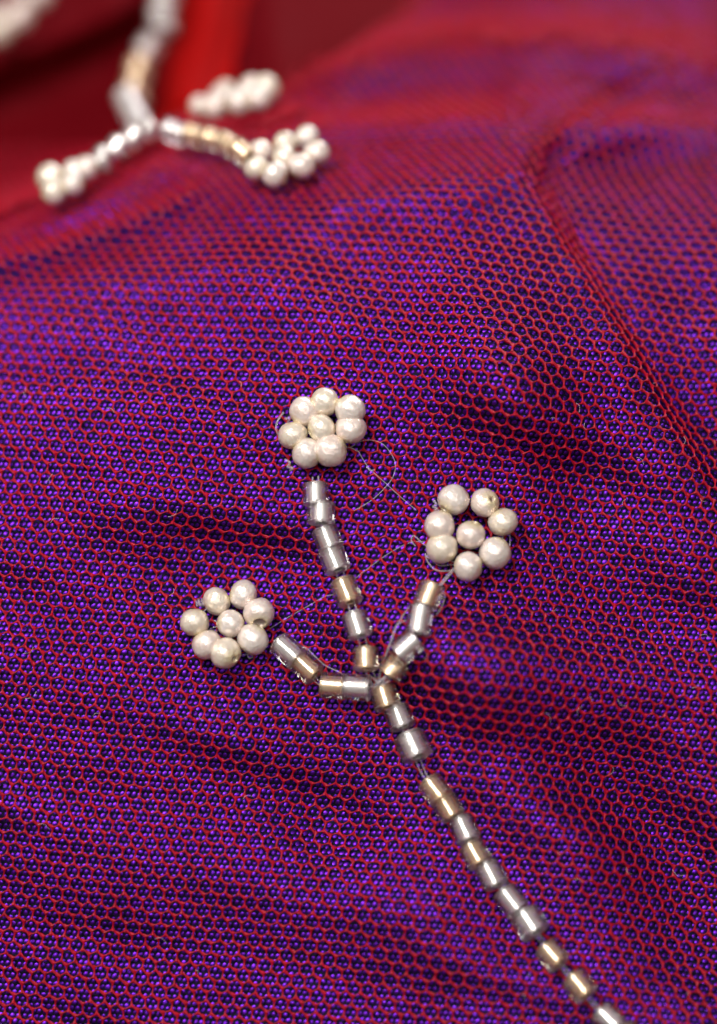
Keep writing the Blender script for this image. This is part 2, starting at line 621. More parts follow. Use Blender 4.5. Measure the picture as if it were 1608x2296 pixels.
V, F = sheet(purple, 3, 0.03, lambda x, y: seen(x, y) & ~in_red(x, y))
fabric = add('purple_cloth', mesh_np('purple_cloth', V, F, M_GROUND))
tag(fabric, 'violet and black woven satin cloth lying creased under the red net', kind='structure')
V, F = sheet(purple, 2, 0.0, lambda x, y: seen(x, y, 180) & in_red(x, y - 14))
redc = add('red_cloth', mesh_np('red_cloth', V, F, M_RED))
tag(redc, 'dense dark red cloth in deep folds behind the crest', kind='structure')
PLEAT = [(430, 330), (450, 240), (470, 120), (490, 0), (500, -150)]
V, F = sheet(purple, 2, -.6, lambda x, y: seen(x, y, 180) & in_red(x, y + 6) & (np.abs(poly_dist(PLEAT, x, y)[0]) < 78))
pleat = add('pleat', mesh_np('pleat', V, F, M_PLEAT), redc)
pleat['label'] = 'red pleat, its lit brightness painted in, standing up between the dark red folds'


def knots():
    g = .405
    ii, jj = np.meshgrid(np.arange(-140, 141), np.arange(-110, 420))
    a = (ii + .5 * (jj % 2)) * g
    b_ = jj * g * .98
    ca, sa = math.cos(math.radians(-4)), math.sin(math.radians(-4))
    a, b_ = a * ca - b_ * sa, a * sa + b_ * ca
    a, b_ = a.ravel(), b_.ravel()
    nb, na = purple.P.shape[:2]
    m = (a > purple.a0 + .5) & (a < purple.a0 + na - 1.5) & (b_ > purple.b0 + .5) & (b_ < purple.b0 + nb - 1.5)
    a, b_ = a[m], b_[m]
    x, y = purple.at(purple.X, a, b_), purple.at(purple.Y, a, b_)
    m = seen(x, y, 60) & ~in_red(x, y)
    a, b_ = a[m], b_[m]
    n_ = len(a)
    a = a + rng.normal(0, .012, n_)
    b_ = b_ + rng.normal(0, .012, n_)
    C, N = fine(W, purple, a, b_)
    T = purple.at(purple.da, a, b_)
    T -= N * (T * N).sum(-1, keepdims=True)
    T /= np.linalg.norm(T, axis=-1, keepdims=True)
    B = np.cross(N, T)
    B *= np.sign(B[:, 1:2])
    th = math.radians(38) + rng.normal(0, .18, n_)
    E1 = T * np.cos(th)[:, None] + B * np.sin(th)[:, None]
    E2 = -T * np.sin(th)[:, None] + B * np.cos(th)[:, None]
    r1 = .188 * (1 + rng.normal(0, .07, n_))
    r2 = .135 * (1 + rng.normal(0, .07, n_))
    hh = .035 * (1 + rng.normal(0, .10, n_))
    K = 7
    V = []
    for ring, (rr, zz) in enumerate(((1.0, -.1), (.6, .7))):
        for k in range(K):
            q = 2 * math.pi * (k + .5 * ring) / K
            V.append(C + E1 * (r1 * rr * math.cos(q))[:, None] + E2 * (r2 * rr * math.sin(q))[:, None] + N * (hh * zz)[:, None])
    V.append(C + N * hh[:, None])
    V = np.stack(V, 1)                     # n, 13, 3
    tri = []
    for k in range(K):
        k2 = (k + 1) % K
        tri += [(k, k2, K + k), (k2, K + k2, K + k), (K + k, K + k2, 2 * K)]
    tri = np.array(tri)
    F = (np.arange(n_) * (2 * K + 1))[:, None, None] + tri[None]
    me = mesh_np('weave_knots', wv(V.reshape(-1, 3)), F.reshape(-1, 3), M_KNOT)
    o = add('weave_knots', me, fabric)
    tag(o, kind='stuff')
    return n_


print('knots', knots())


# ------------------------------------------------------------------ red tulle
def tubes(cl, PA, PB, rad, sides, lift, strands=1, twist=0., gap=0., phase=None):
    """PA, PB: (n, k) material coordinates of n threads with k points"""
    n_, k_ = PA.shape
    C, N = fine(WN, cl, PA, PB)
    C = C + N * lift[..., None]
    T = np.gradient(C, axis=1)
    T = T / (np.linalg.norm(T, axis=-1, keepdims=True) + 1e-9)
    B = np.cross(T, N)
    B = B / (np.linalg.norm(B, axis=-1, keepdims=True) + 1e-9)
    Vs, Fs, base = [], [], 0
    for s in range(strands):
        if strands > 1:
            ph = phase[:, None] + np.linspace(0, twist, k_)[None] + math.pi * s
            Cs = C + (B * np.cos(ph)[..., None] + N * np.sin(ph)[..., None] * .8) * gap
        else:
            Cs = C
        ring = []
        for q in range(sides):
            an = 2 * math.pi * q / sides + .5
            ring.append(Cs + (B * math.cos(an) + N * math.sin(an)) * rad[..., None])
        V = np.stack(ring, 2)              # n,k,sides,3
        idx = np.arange(n_ * k_ * sides).reshape(n_, k_, sides) + base
        nx = np.roll(idx, -1, 2)
        F = np.stack([idx[:, :-1], nx[:, :-1], nx[:, 1:], idx[:, 1:]], -1).reshape(-1, 4)
        Vs.append(V.reshape(-1, 3))
        Fs.append(F)
        base += n_ * k_ * sides
    return np.concatenate(Vs), np.concatenate(Fs)


def hex_net(cl, mask, p=.975, rot=-9, thick=1.0, lod=0, lift0=0.):
    ca, sa = math.cos(math.radians(rot)), math.sin(math.radians(rot))
    s = p / math.sqrt(3)
    jj, ii = np.meshgrid(np.arange(-50, 190), np.arange(-70, 71), indexing='ij')
    cx = (ii + .5 * (jj % 2)) * p
    cyy = jj * 1.5 * s

    def warp(x, y):
        a, b_ = x * ca - y * sa, x * sa + y * ca
        # slow distortion of the knit and small per-node irregularity (same node -> same shift)
        hsh = np.sin(np.round(x, 2) * 127.1 + np.round(y, 2) * 311.7) * 43758.5453
        h1 = hsh - np.floor(hsh) - .5
        hsh = np.sin(np.round(x, 2) * 269.5 + np.round(y, 2) * 183.3) * 24634.634
        h2_ = hsh - np.floor(hsh) - .5
        a2 = a + .5 * np.sin(b_ / 9.) + .35 * np.sin(a / 7. + b_ / 13.) + .10 * h1 * p
        b2 = b_ + .5 * np.sin(a / 11. + 1) + .10 * h2_ * p
        return a2, b2

    top = (cx, cyy + s)
    ur = (cx + p / 2, cyy + s / 2)
    lr = (cx + p / 2, cyy - s / 2)
    bot = (cx, cyy - s)
    ul = (cx - p / 2, cyy + s / 2)
    out = []
    # thick two-ply diagonals, medium uprights, thin diagonals
    for kind, (e0, e1) in enumerate(((top, ur), (ur, lr), (top, ul))):
        # in the cloth frame b grows upward in the picture
        x0, y0 = e0[0].ravel(), e0[1].ravel()
        x1, y1 = e1[0].ravel(), e1[1].ravel()
        a0, b0 = warp(x0, y0)
        a1, b1 = warp(x1, y1)
        nb, na = cl.P.shape[:2]
        lo_a, hi_a, lo_b, hi_b = cl.a0 + .6, cl.a0 + na - 1.6, cl.b0 + .6, cl.b0 + nb - 1.6
        m = (np.minimum(a0, a1) > lo_a) & (np.maximum(a0, a1) < hi_a) & (np.minimum(b0, b1) > lo_b) & (np.maximum(b0, b1) < hi_b)
        a0, b0, a1, b1 = a0[m], b0[m], a1[m], b1[m]
        x, y = cl.at(cl.X, a0, b0), cl.at(cl.Y, a0, b0)
        m = mask(x, y)
        a0, b0, a1, b1 = a0[m], b0[m], a1[m], b1[m]
        if not len(a0):
            continue
        k_ = 5 if kind == 0 and not lod else (4 if not lod else 3)
        t = np.linspace(-.06, 1.06, k_)[None]
        dx, dy = (a1 - a0)[:, None], (b1 - b0)[:, None]
        bow = rng.normal(0, .03, len(a0))[:, None] * np.sin(np.clip(t, 0, 1) * math.pi)
        PA = a0[:, None] + dx * t - dy * bow
        PB = b0[:, None] + dy * t + dx * bow
        endt = np.abs(t - .5) * 2
        jit = (1 + rng.normal(0, .10, len(a0)))[:, None] * (1.24 + .28 * sstep((1020 - y[m]) / 560))[:, None]
        if kind == 0:
            rad = (.062 + .026 * endt ** 2) * jit * thick
            lift = .02 + .03 * np.sin(np.clip(t, 0, 1) * math.pi) + 0 * PA
            if lod:
                out.append(tubes(cl, PA, PB, rad * 1.2, 4, lift + lift0))
            else:
                out.append(tubes(cl, PA, PB, rad, 4, lift + lift0, 2, 3.6, .058 * thick, rng.uniform(-.5, .5, len(a0))))
        else:
            r0 = (.055, .036)[kind - 1]
            rad = (r0 + .055 * endt ** 3) * jit * thick
            lift = .02 + (.02, .06)[kind - 1] * np.sin(np.clip(t, 0, 1) * math.pi) + rng.normal(0, .015, len(a0))[:, None] + 0 * PA
            out.append(tubes(cl, PA, PB, rad, 4, lift + lift0))
    Vs, Fs, base = [], [], 0
    for V, F in out:
        Vs.append(V)
        Fs.append(F + base)
        base += len(V)
    return wv(np.concatenate(Vs)), np.concatenate(Fs)


tulle = tag(add('red_tulle', None), 'fine red hexagonal tulle netting spread over the violet cloth', 'netting')
tulle.location = world(0, 0, 0)
V, F = hex_net(net, lambda x, y: seen(x, y, 70) & (y > 330))
tag(add('net_mesh', mesh_np('net_mesh', V, F, M_NET), tulle), kind='stuff')
V, F = hex_net(net, lambda x, y: seen(x, y, 130) & (y <= 330) & ~in_red(x, y + 22), lod=1)
tag(add('far_net_mesh', mesh_np('far_net_mesh', V, F, M_NET), tulle), kind='stuff')
# a second thickness of the net where it is folded over at the top


def doubled(x, y):
    r_ = np.random.default_rng(3).random(x.shape)          # ragged, thinning edges
    lim = lambda v, w_: (v / w_ + r_) > .5
    m = lim(0 - np.abs(poly_dist([(560, 250), (760, 160), (1000, 90), (1300, 110), (1700, 190)], x, y)[0]), 60) & ~in_red(x, y + 22)
    m |= lim(18 - np.abs(poly_dist(CREST, x, y)[0] + 10), 20)
    for ex, ey, ea, eb, sl in ((170, 460, 170, 34, -.42), (960, 212, 190, 30, 0), (1480, 235, 150, 22, .16), (1480, 20, 420, 66, .12)):
        q = ((x - ex) / ea) ** 2 + ((y - ey - sl * (x - ex)) / eb) ** 2
        m &= (q - 1) / 1.2 + r_ > .5
    return m


V, F = hex_net(net, lambda x, y: seen(x, y, 130) & doubled(x, y), lod=1, rot=14, lift0=.7)
tag(add('folded_net_layer', mesh_np('folded_net_layer', V, F, M_NET), tulle), kind='stuff')


# ------------------------------------------------------------------ beads and pearls
def pt(x, y, lift):
    """photograph pixel (2868 wide) -> world point standing 'lift' mm in front of the net there"""
    X, Y = x / 2868 * 1608, y / 2868 * 1608
    w_ = float(lookup(WFAR if Y < 480 else WN, X, Y)) - lift
    return to_uvw(np.float64(X), np.float64(Y), np.float64(w_))


def wpt(x, y, lift):
    return Vector(world(*pt(x, y, lift)))


def revolve(profile, seg, rfun=None, flat=False):
    V, F = [], []
    n_ = len(profile)
    for i, (r_, z_) in enumerate(profile):
        for k in range(seg):
            q = 2 * math.pi * k / seg
            rr = r_ * (rfun(q, i) if rfun else 1)
            V.append((rr * math.cos(q), rr * math.sin(q), z_))
    for i in range(n_):
        j = (i + 1) % n_
        for k in range(seg):
            k2 = (k + 1) % seg
            F.append((i * seg + k, i * seg + k2, j * seg + k2, j * seg + k))
    return np.array(V), np.array(F)


def pearl_mesh(i, h=.24):
    """drilled glass pearl of radius 1 mm, hole along local z, slightly wrinkled coat"""
    prof = []
    th0 = math.asin(h)
    for t in np.linspace(th0, math.pi - th0, 26):
        prof.append((math.sin(t), math.cos(t)))
    zi = math.cos(th0)
    prof += [(h * .86, -zi + .03), (h * .8, -.5), (h * .8, .5), (h * .86, zi - .03)]
    V, F = revolve(prof, 40)
    out = []
    for v in V:
        d = Vector(v)
        q = d * 1.6 + Vector((i * 7.3, i * 2.1, 0))
        n1 = noise.noise(q)
        n2_ = noise.noise(d * 5.5 + Vector((0, i * 4.7, 3)))
        rdg = 1 - abs(noise.noise(Vector((d.x * 3 + i, d.y * 3, d.z * 7))))
        out.append(d * (1 + .05 * n1 + .022 * n2_ - .022 * rdg ** 6))
    V = np.array([tuple(o) for o in out]) * S
    me = mesh_np('pearl', V, F[:, ::-1], M_PEARLS[i % 3])
    return me


PEARLS = [pearl_mesh(i) for i in range(9)]
WIDE = pearl_mesh(0, .46)
pearl_count = [0]


def quat_axis(ax):
    return Vector(ax).to_track_quat('Z', 'Y')


def pearl(parent, x, y, r, lift=0., axis=(1, 0, 0), wide=False):
    i = pearl_count[0]
    pearl_count[0] += 1
    me = WIDE if wide else PEARLS[i % len(PEARLS)]
    rad = r / 2868 * 50
    loc = wpt(x, y, rad * .95 + lift)
    u, v, w_ = pt(x, y, 0)
    rad *= (D + w_) / D
    ax = Vector(world(*axis)).normalized()
    o = add('pearl', me, None, loc, quat_axis(ax))
    rz = random.Random(i * 31 + 5)
    o.scale = (rad * rz.uniform(.97, 1.05), rad * rz.uniform(.97, 1.05), rad * rz.uniform(.90, 1.02))
    attach(o, parent)
    return o


def attach(o, parent):
    o.parent = parent
    o.matrix_parent_inverse.identity()
    o.location = Vector(o.location) - Vector(parent.location)


def thing(name, x, y, label, cat, group=None):
    o = add(name, None, None, wpt(x, y, 0))
    o.empty_display_size = .05
    tag(o, label, cat, group)
    return o


def catmull(P, sub=6):
    P = [Vector(p) for p in P]
    if len(P) < 3:
        return [P[0].lerp(P[-1], i / sub) for i in range(sub + 1)]
    Q = [P[0] * 2 - P[1]] + P + [P[-1] * 2 - P[-2]]
    out = []
    for i in range(1, len(Q) - 2):
        p0, p1, p2, p3 = Q[i - 1:i + 3]
        for s in range(sub):
            t = s / sub
            out.append(.5 * ((2 * p1) + (p2 - p0) * t + (2 * p0 - 5 * p1 + 4 * p2 - p3) * t * t + (3 * p1 - p0 - 3 * p2 + p3) * t ** 3))
    out.append(Q[-2])
    return out


def thread(parent, pts, rad=.055, name='thread', mat=None, twin=0.):
    """pts: (x, y, lift) in photograph pixels; twin > 0 lays a second strand beside it"""
    sets = []
    for s in ((-1, 1) if twin else (0,)):
        line = catmull([wpt(x, y, l) + Vector((s * twin * S * (1 if i % 2 else .8), s * twin * S * .2, 0)) for i, (x, y, l) in enumerate(pts)])
        sets.append(line)
    Vs, Fs, base = [], [], 0
    sides = 6
    for line in sets:
        k_ = len(line)
        for i, p in enumerate(line):
            t = (line[min(i + 1, k_ - 1)] - line[max(i - 1, 0)]).normalized()
            b1 = t.cross(Vector(FW))
            b1 = b1.normalized() if b1.length > 1e-6 else Vector(RT)
            b2 = t.cross(b1)
            rr = rad * S * (1 + .12 * math.sin(i * 1.7))
            for q in range(sides):
                an = 2 * math.pi * q / sides
                Vs.append(tuple(p + (b1 * math.cos(an) + b2 * math.sin(an)) * rr))
        for i in range(k_ - 1):
            for q in range(sides):
                q2 = (q + 1) % sides
                Fs.append((base + i * sides + q, base + i * sides + q2, base + (i + 1) * sides + q2, base + (i + 1) * sides + q))
        base += k_ * sides
    V = np.array(Vs)
    if parent is not None:
        V = V - np.array(parent.location)
    o = add(name, mesh_np(name, V, np.array(Fs), mat or M_THREAD), parent)
    return o


def bead(parent, x0, y0, x1, y1, width, gold=False, hexa=False, lift=0., chip=0., label=None, lift2=None, seed=0, core=.5):
    """glass tube bead with a metal-lined bore, axis from one end to the other"""
    r_ = random.Random(int(x0 * 7 + y0 * 13 + seed))
    wd = width * 1.09 / 2868 * 50
    R = wd / 2 * (D + pt((x0 + x1) / 2, (y0 + y1) / 2, 0)[2]) / D
    p0 = wpt(x0, y0, R * .95 + lift)
    p1 = wpt(x1, y1, R * .95 + (lift + .15 * (1 if y1 - y0 > 20 else 0) if lift2 is None else lift2))
    mid = (p0 + p1) / 2                    # the beads settle a little, tipping their sides towards the window
    H = ((Vector(world(*KEY)) - mid).normalized() + (Vector(cam.location) - mid).normalized()).normalized()
    ax_ = p1 - p0
    ax_ = ax_ - H * (ax_.dot(H) * r_.uniform(.7, 1.0))
    p0, p1 = mid - ax_ / 2, mid + ax_ / 2
    L = (p1 - p0).length / S
    c = (p0 + p1) / 2
    seg = 6 if hexa else 12
    jit = [1 + r_.uniform(-.035, .035) for _ in range(seg * 3)]

    def rf(q, i):
        k = int(round(q / (2 * math.pi) * seg * 3)) % (seg * 3)
        if not hexa:
            return 1 + .005 * math.cos(9 * q + jit[0] * 90)
        if 1 <= i <= 4 or True:
            nf_ = 6 if hexa else 10
            pf = math.cos(math.pi / nf_) / math.cos((q % (2 * math.pi / nf_)) - math.pi / nf_)
            c_ = (pf - 1) * (1.0 if hexa else .8) + (.08 if hexa else .02)
            return 1 + c_ + (jit[k // 3] - 1) * .12
        return 1
    h = L / 2 * .985
    ch = .07 * R
    br = .37 * R
    prof = [(R - 2 * ch, h), (R - ch, h), (R, h - ch), (R, h - 1.6 * ch), (R, -h + 1.6 * ch), (R, -h + ch), (R - ch, -h), (R - 2 * ch, -h),
            (br + 2 * ch, -h), (br + ch, -h), (br, -h + ch), (br, -h + 1.6 * ch), (br, h - 1.6 * ch), (br, h - ch), (br + ch, h), (br + 2 * ch, h)]
    V, F = revolve(prof, seg * 3, rf)
    # cut ends are a little rough
    for n_, v in enumerate(V):
        i = n_ // (seg * 3)
        e = noise.noise(Vector((v[0] * 2, v[1] * 2, i * .3 + seed + x0))) * .06
        if i in (0, 1, 2, 14, 15):
            V[n_, 2] += e
        if i in (5, 6, 7, 8, 9):
            V[n_, 2] += e
            if chip:
                V[n_, 2] += chip * abs(noise.noise(Vector((v[0] * 1.7 + 5, v[1] * 1.7, 2.2)))) * (1 if v[0] > 0 else -.6)
    holder = add('bead', None, None, c, quat_axis(p1 - p0))
    attach(holder, parent)
    me = mesh_np('glass_tube', V * S, F[:, ::-1], M_AMBER if gold else M_CLEAR)
    me.materials.append(M_FROST_A if gold else M_FROST)
    nf = seg * 3
    me.polygons.foreach_set('material_index', [1 if (q // nf) in (0, 1, 5, 6, 7, 8, 9, 13, 14, 15) else 0 for q in range(len(F))])
    g = add('glass', me, holder)
    jl = [1 + r_.uniform(-.006, .006) for _ in range(30)]
    ro, ri = core * R, .40 * R
    hl = h * .97
    prof2 = [(ro, hl), (ro, hl - .02), (ro, -hl + .02), (ro, -hl), (ri, -hl), (ri, -hl + .02), (ri, hl - .02), (ri, hl)]
    V, F = revolve(prof2, 30, lambda q, i: jl[int(round(q / (2 * math.pi) * 30)) % 30])
    me = mesh_np('lining', V * S, F[:, ::-1], M_GOLD if gold else M_SILVER)
    add('lining', me, holder)
    if label:
        holder['label'] = label
    return holder


def twin_thread(parent, pts, rad=.05, gap=.11):
    return thread(parent, pts, rad, 'thread', None, gap)


# --- three pearl flowers in focus
f1 = thing('pearl_flower', 1300, 1720, 'pearl flower of seven ring pearls at the tip of the tall middle bead branch', 'pearl flower', 'pearl flowers sewn on the tulle')
cx1, cy1 = 1286, 1713
for x, y, r, l in ((1218, 1645, 61, 0), (1299, 1608, 57, .1), (1400, 1640, 62, .1), (1403, 1714, 64, 0), (1173, 1741, 60, 0), (1228, 1812, 64, .1), (1322, 1801, 66, .15)):
    tx, ty = -(y - cy1), (x - cx1)
    pearl(f1, x, y, r, l, (tx, -ty, 8))
pearl(f1, 1286, 1713, 58, .35, (90, 30, 20))
thread(f1, [(1216, 1643, .9), (1240, 1660, .8), (1286, 1713, .9), (1340, 1780, .7), (1400, 1790, .3), (1440, 1810, .1)], .05)
thread(f1, [(1171, 1742, 1), (1190, 1690, 1.1), (1216, 1643, 1.1), (1299, 1606, 1), (1345, 1612, 1), (1400, 1637, 1), (1410, 1680, 1.1), (1404, 1716, 1), (1375, 1775, 1), (1325, 1805, 1), (1270, 1815, 1.1), (1226, 1815, 1), (1195, 1790, 1), (1171, 1742, 1)], .055)
thread(f1, [(1135, 1648, .5), (1112, 1680, .6), (1104, 1712, .5), (1116, 1745, .2)], .075, 'thread_tail')
thread(f1, [(1140, 1675, .5), (1158, 1672, .7), (1152, 1690, .4)], .1, 'knot')
thread(f1, [(1140, 1838, .2), (1160, 1850, .4), (1150, 1866, .3), (1172, 1872, .5), (1160, 1882, .2)], .09, 'knot')

f2 = thing('pearl_flower', 1883, 2139, 'loosely spaced pearl flower at the tip of the right bead branch', 'pearl flower', 'pearl flowers sewn on the tulle')
cx2, cy2 = 1883, 2139
for x, y, r, l, ax in ((1814, 1998, 63, 0, (.8, .75, .45)), (1940, 2011, 60, .1, (.5, .3, -.8)), (2012, 2088, 62, .1, None), (1980, 2212, 64, .1, None),
                       (1758, 2103, 62, .3, None), (1769, 2192, 62, .15, None), (1872, 2266, 61, .3, None)):
    tx, ty = -(y - cy2), (x - cx2)
    pearl(f2, x, y, r, l, ax or (tx, -ty, 10))
pearl(f2, 1883, 2139, 61, .35, (.3, 1, -.3))
thread(f2, [(1758, 2103, 1), (1765, 2150, 1.1), (1769, 2192, 1), (1800, 2240, .8), (1872, 2266, .9), (1930, 2250, .9), (1980, 2212, 1), (2010, 2150, .9), (2012, 2088, 1), (1985, 2040, .9), (1940, 2011, 1), (1880, 1995, .9), (1814, 1998, 1), (1775, 2050, .9), (1758, 2103, 1)], .055)
thread(f2, [(1740, 2300 - 65, .5), (1715, 2262 - 30, .6), (1700, 2215, .3), (1712, 2248, .7), (1745, 2280, .7), (1800, 2282, .6), (1850, 2270, .6)], .055)
thread(f2, [(1730, 2245, .3), (1760, 2262, .4), (1810, 2258, .5), (1850, 2265, .5)], .055)
thread(f2, [(1735, 2000, .5), (1745, 2018, .6), (1733, 2026, .4), (1748, 2034, .6), (1738, 2042, .4)], .1, 'knot')
thread(f2, [(2032, 2115, .6), (2040, 2150, .5), (2038, 2185, .4)], .055, 'thread_tail')
thread(f2, [(1712, 2190, .3), (1682, 2165, .4), (1655, 2142, .4), (1645, 2160, .4), (1662, 2184, .3)], .055, 'thread_tail')

f3 = thing('pearl_flower', 920, 2494, 'pearl flower showing an open drill hole, beside the short left bead branch', 'pearl flower', 'pearl flowers sewn on the tulle')
cx3, cy3 = 922, 2494
for x, y, r, l, ax in ((867, 2405, 58, 0, None), (973, 2378, 61, .1, None), (1037, 2452, 63, .15, (.03, -.74, -.66)), (778, 2489, 61, 0, None),
                       (1011, 2557, 63, .1, None), (828, 2578, 60, 0, None), (901, 2612, 64, .2, (.66, -.36, -.66))):
    tx, ty = -(y - cy3), (x - cx3)
    pearl(f3, x, y, r, l, ax or (tx, -ty, 6), wide=(x == 1037))
pearl(f3, 922, 2494, 55, .3, (.95, -.1, .15))
thread(f3, [(778, 2489, 1), (820, 2440, .9), (867, 2405, 1), (920, 2390, .9), (973, 2378, 1), (1010, 2410, .9), (1037, 2452, 1), (1030, 2500, .9), (1011, 2557, 1), (960, 2600, .8), (901, 2612, 1), (860, 2600, .9), (828, 2578, 1), (795, 2540, .9), (778, 2489, 1)], .055)
thread(f3, [(930, 2618, .7), (965, 2620, .5), (1000, 2617, .3), (1010, 2628, .2), (996, 2632, .3), (990, 2618, .4)], .055, 'thread_tail')
thread(f3, [(855, 2480, .3), (880, 2500, .4), (840, 2515, .3), (870, 2525, .3)], .045)
for kx in range(9):
    a_ = kx * 1.9
    thread(f3, [(784 + kx * 4, 2402 + 9 * math.sin(a_), .3), (788 + kx * 4, 2414 + 8 * math.cos(a_), .7), (794 + kx * 4, 2424 + 9 * math.sin(a_ * 1.7), .3)], .07, 'knot')

# --- beaded branches and stem
G = 'bead branches of the sprig in focus'
br_mid = thing('bead_branch', 1350, 2300, 'middle branch of seven tube beads, four silver ones above three gold-toned ones', 'bead branch', G)
bead(br_mid, 1261, 1934, 1265, 2020, 96, label='topmost clear bead under the upper pearl flower')
bead(br_mid, 1284, 2012, 1285, 2094, 104, lift=.12)
bead(br_mid, 1293, 2111, 1328, 2196, 98)
bead(br_mid, 1320, 2196, 1355, 2282, 99, lift=.15)
bead(br_mid, 1370, 2325, 1402, 2408, 98, True, label='amber tinted bead')
bead(br_mid, 1413, 2452, 1444, 2546, 96)
bead(br_mid, 1459, 2588, 1468, 2682, 96, True, label='amber tinted bead next to the junction')
twin_thread(br_mid, [(1262, 1905, .8), (1263, 1980, .8), (1285, 2060, .9), (1310, 2150, .9), (1340, 2240, .9), (1362, 2300, .8), (1386, 2366, .9), (1410, 2430, .8), (1428, 2500, .9), (1452, 2570, .8), (1463, 2635, .9), (1480, 2690, .8), (1500, 2735, .6)], .06, .24)

br_left = thing('bead_branch', 1290, 2700, 'short left branch of four tube beads bending from diagonal to level', 'bead branch', G)
bead(br_left, 1112, 2566, 1190, 2638, 96, lift=.1)
bead(br_left, 1184, 2630, 1262, 2703, 95, True, label='amber tinted bead')
bead(br_left, 1286, 2738, 1377, 2748, 98, True, lift=.05, label='amber tinted bead lying level')
bead(br_left, 1379, 2745, 1478, 2752, 99, lift=.05)
twin_thread(br_left, [(1100, 2560, .5), (1150, 2602, .8), (1220, 2668, .8), (1275, 2730, .8), (1330, 2743, .9), (1430, 2750, .9), (1490, 2748, .8), (1530, 2742, .7)], .055, .15)
thread(br_left, [(1185, 2580, .8), (1225, 2592, .9), (1260, 2625, .8), (1300, 2660, .5), (1350, 2685, .4), (1400, 2710, .5), (1480, 2740, .6)], .05)

br_right = thing('bead_branch', 1650, 2520, 'right branch of four tube beads ending below in a broken gold bead', 'bead branch', G)
bead(br_right, 1735, 2342, 1695, 2420, 94, True, lift=.1, label='amber tinted bead at the upper end')
bead(br_right, 1690, 2428, 1668, 2532, 94)
bead(br_right, 1665, 2548, 1594, 2620, 98, lift=.1)
bead(br_right, 1594, 2632, 1556, 2706, 98, True, chip=.9, label='chipped amber tinted bead', lift=-.1)
twin_thread(br_right, [(1820, 2270, .8), (1790, 2305, .8), (1755, 2345, .9), (1710, 2400, .8), (1680, 2480, .8), (1630, 2580, .9), (1575, 2670, .7), (1530, 2740, .6)], .055, .1)
thread(br_right, [(1790, 2310, .9), (1765, 2345, 1.1), (1778, 2375, .9), (1770, 2420, .5), (1745, 2460, .2)], .05)
thread(br_right, [(1640, 2420, .5), (1600, 2480, .7), (1578, 2515, .6), (1560, 2570, .5), (1535, 2640, .7), (1515, 2700, .6), (1510, 2740, .5)], .05)
thread(br_right, [(1625, 2480, .4), (1590, 2500, .5), (1568, 2560, .5), (1545, 2620, .6), (1525, 2680, .7), (1515, 2735, .6)], .05)
for k in range(7):                        # crushed glass splinters of the broken bead
    sx, sy = 1535 + 12 * k + random.uniform(-8, 8), 2655 + random.uniform(-25, 60)
    V = np.array([(0, 0, 0), (.34, .05, .05), (.1, .3, .08), (.12, .1, .42)]) * S * random.uniform(.7, 1.3)
    me = mesh_np('splinter', V, np.array([(0, 2, 1), (0, 1, 3), (1, 2, 3), (0, 3, 2)]), M_AMBER, smooth=False)
    o = add('splinter', me, None, wpt(sx, sy, .8), Vector((random.random(), random.random(), random.random())).to_track_quat('Z', 'Y'))
    attach(o, br_right)

stem = thing('bead_string', 1900, 3400, 'long stem of tube beads running down to the lower right corner', 'bead string')
for x0, y0, x1, y1, wd, g, hx, lf in (
    (1526, 2748, 1556, 2835, 100, True, False, .15), (1580, 2828, 1616, 2912, 98, False, False, 0), (1632, 2938, 1674, 3030, 116, False, True, 0),
    (1712, 3121, 1768, 3195, 98, True, False, .1), (1768, 3190, 1815, 3270, 97, True, False, 0), (1836, 3272, 1880, 3362, 94, False, False, .05),
    (1880, 3378, 1923, 3456, 98, True, False, .1), (1942, 3456, 1988, 3544, 96, False, False, 0), (2012, 3560, 2078, 3645, 98, False, False, 0),
    (2093, 3652, 2146, 3732, 116, False, False, .15), (2180, 3786, 2240, 3856, 96, True, False, .1), (2290, 3905, 2350, 3982, 98, True, False, .1),
    (2400, 4042, 2474, 4118, 98, False, False, .1), (2498, 4112, 2560, 4190, 96, True, False, 0)):
    bead(stem, x0, y0, x1, y1, wd, g, hx, lf, label='amber tinted bead' if g else ('large six-sided clear bead' if hx else None))
twin_thread(stem, [(1515, 2742, .8), (1545, 2800, .8), (1600, 2870, .8), (1625, 2925, .8), (1655, 2990, .8), (1680, 3060, .7), (1705, 3110, .7), (1745, 3160, .8), (1800, 3240, .8), (1860, 3320, .8), (1905, 3420, .8), (1965, 3500, .8), (2045, 3600, .8), (2120, 3690, .8), (2165, 3760, .7), (2215, 3825, .8), (2265, 3885, .7), (2320, 3945, .8), (2375, 4015, .7), (2440, 4080, .8), (2530, 4150, .8)], .06, .16)
thread(stem, [(1480, 2700, .7), (1505, 2725, .9), (1530, 2735, 1.1), (1560, 2720, .8), (1545, 2700, .6), (1500, 2745, .8)], .05, 'knot')
for k in range(6):
    thread(stem, [(1478 + 8 * k, 2748 + 4 * (k % 3), .9), (1505 + 6 * k, 2732 - 6 * (k % 2), 1.2), (1535 + 5 * k, 2715 - 9 * k, .7)], .035, 'knot')

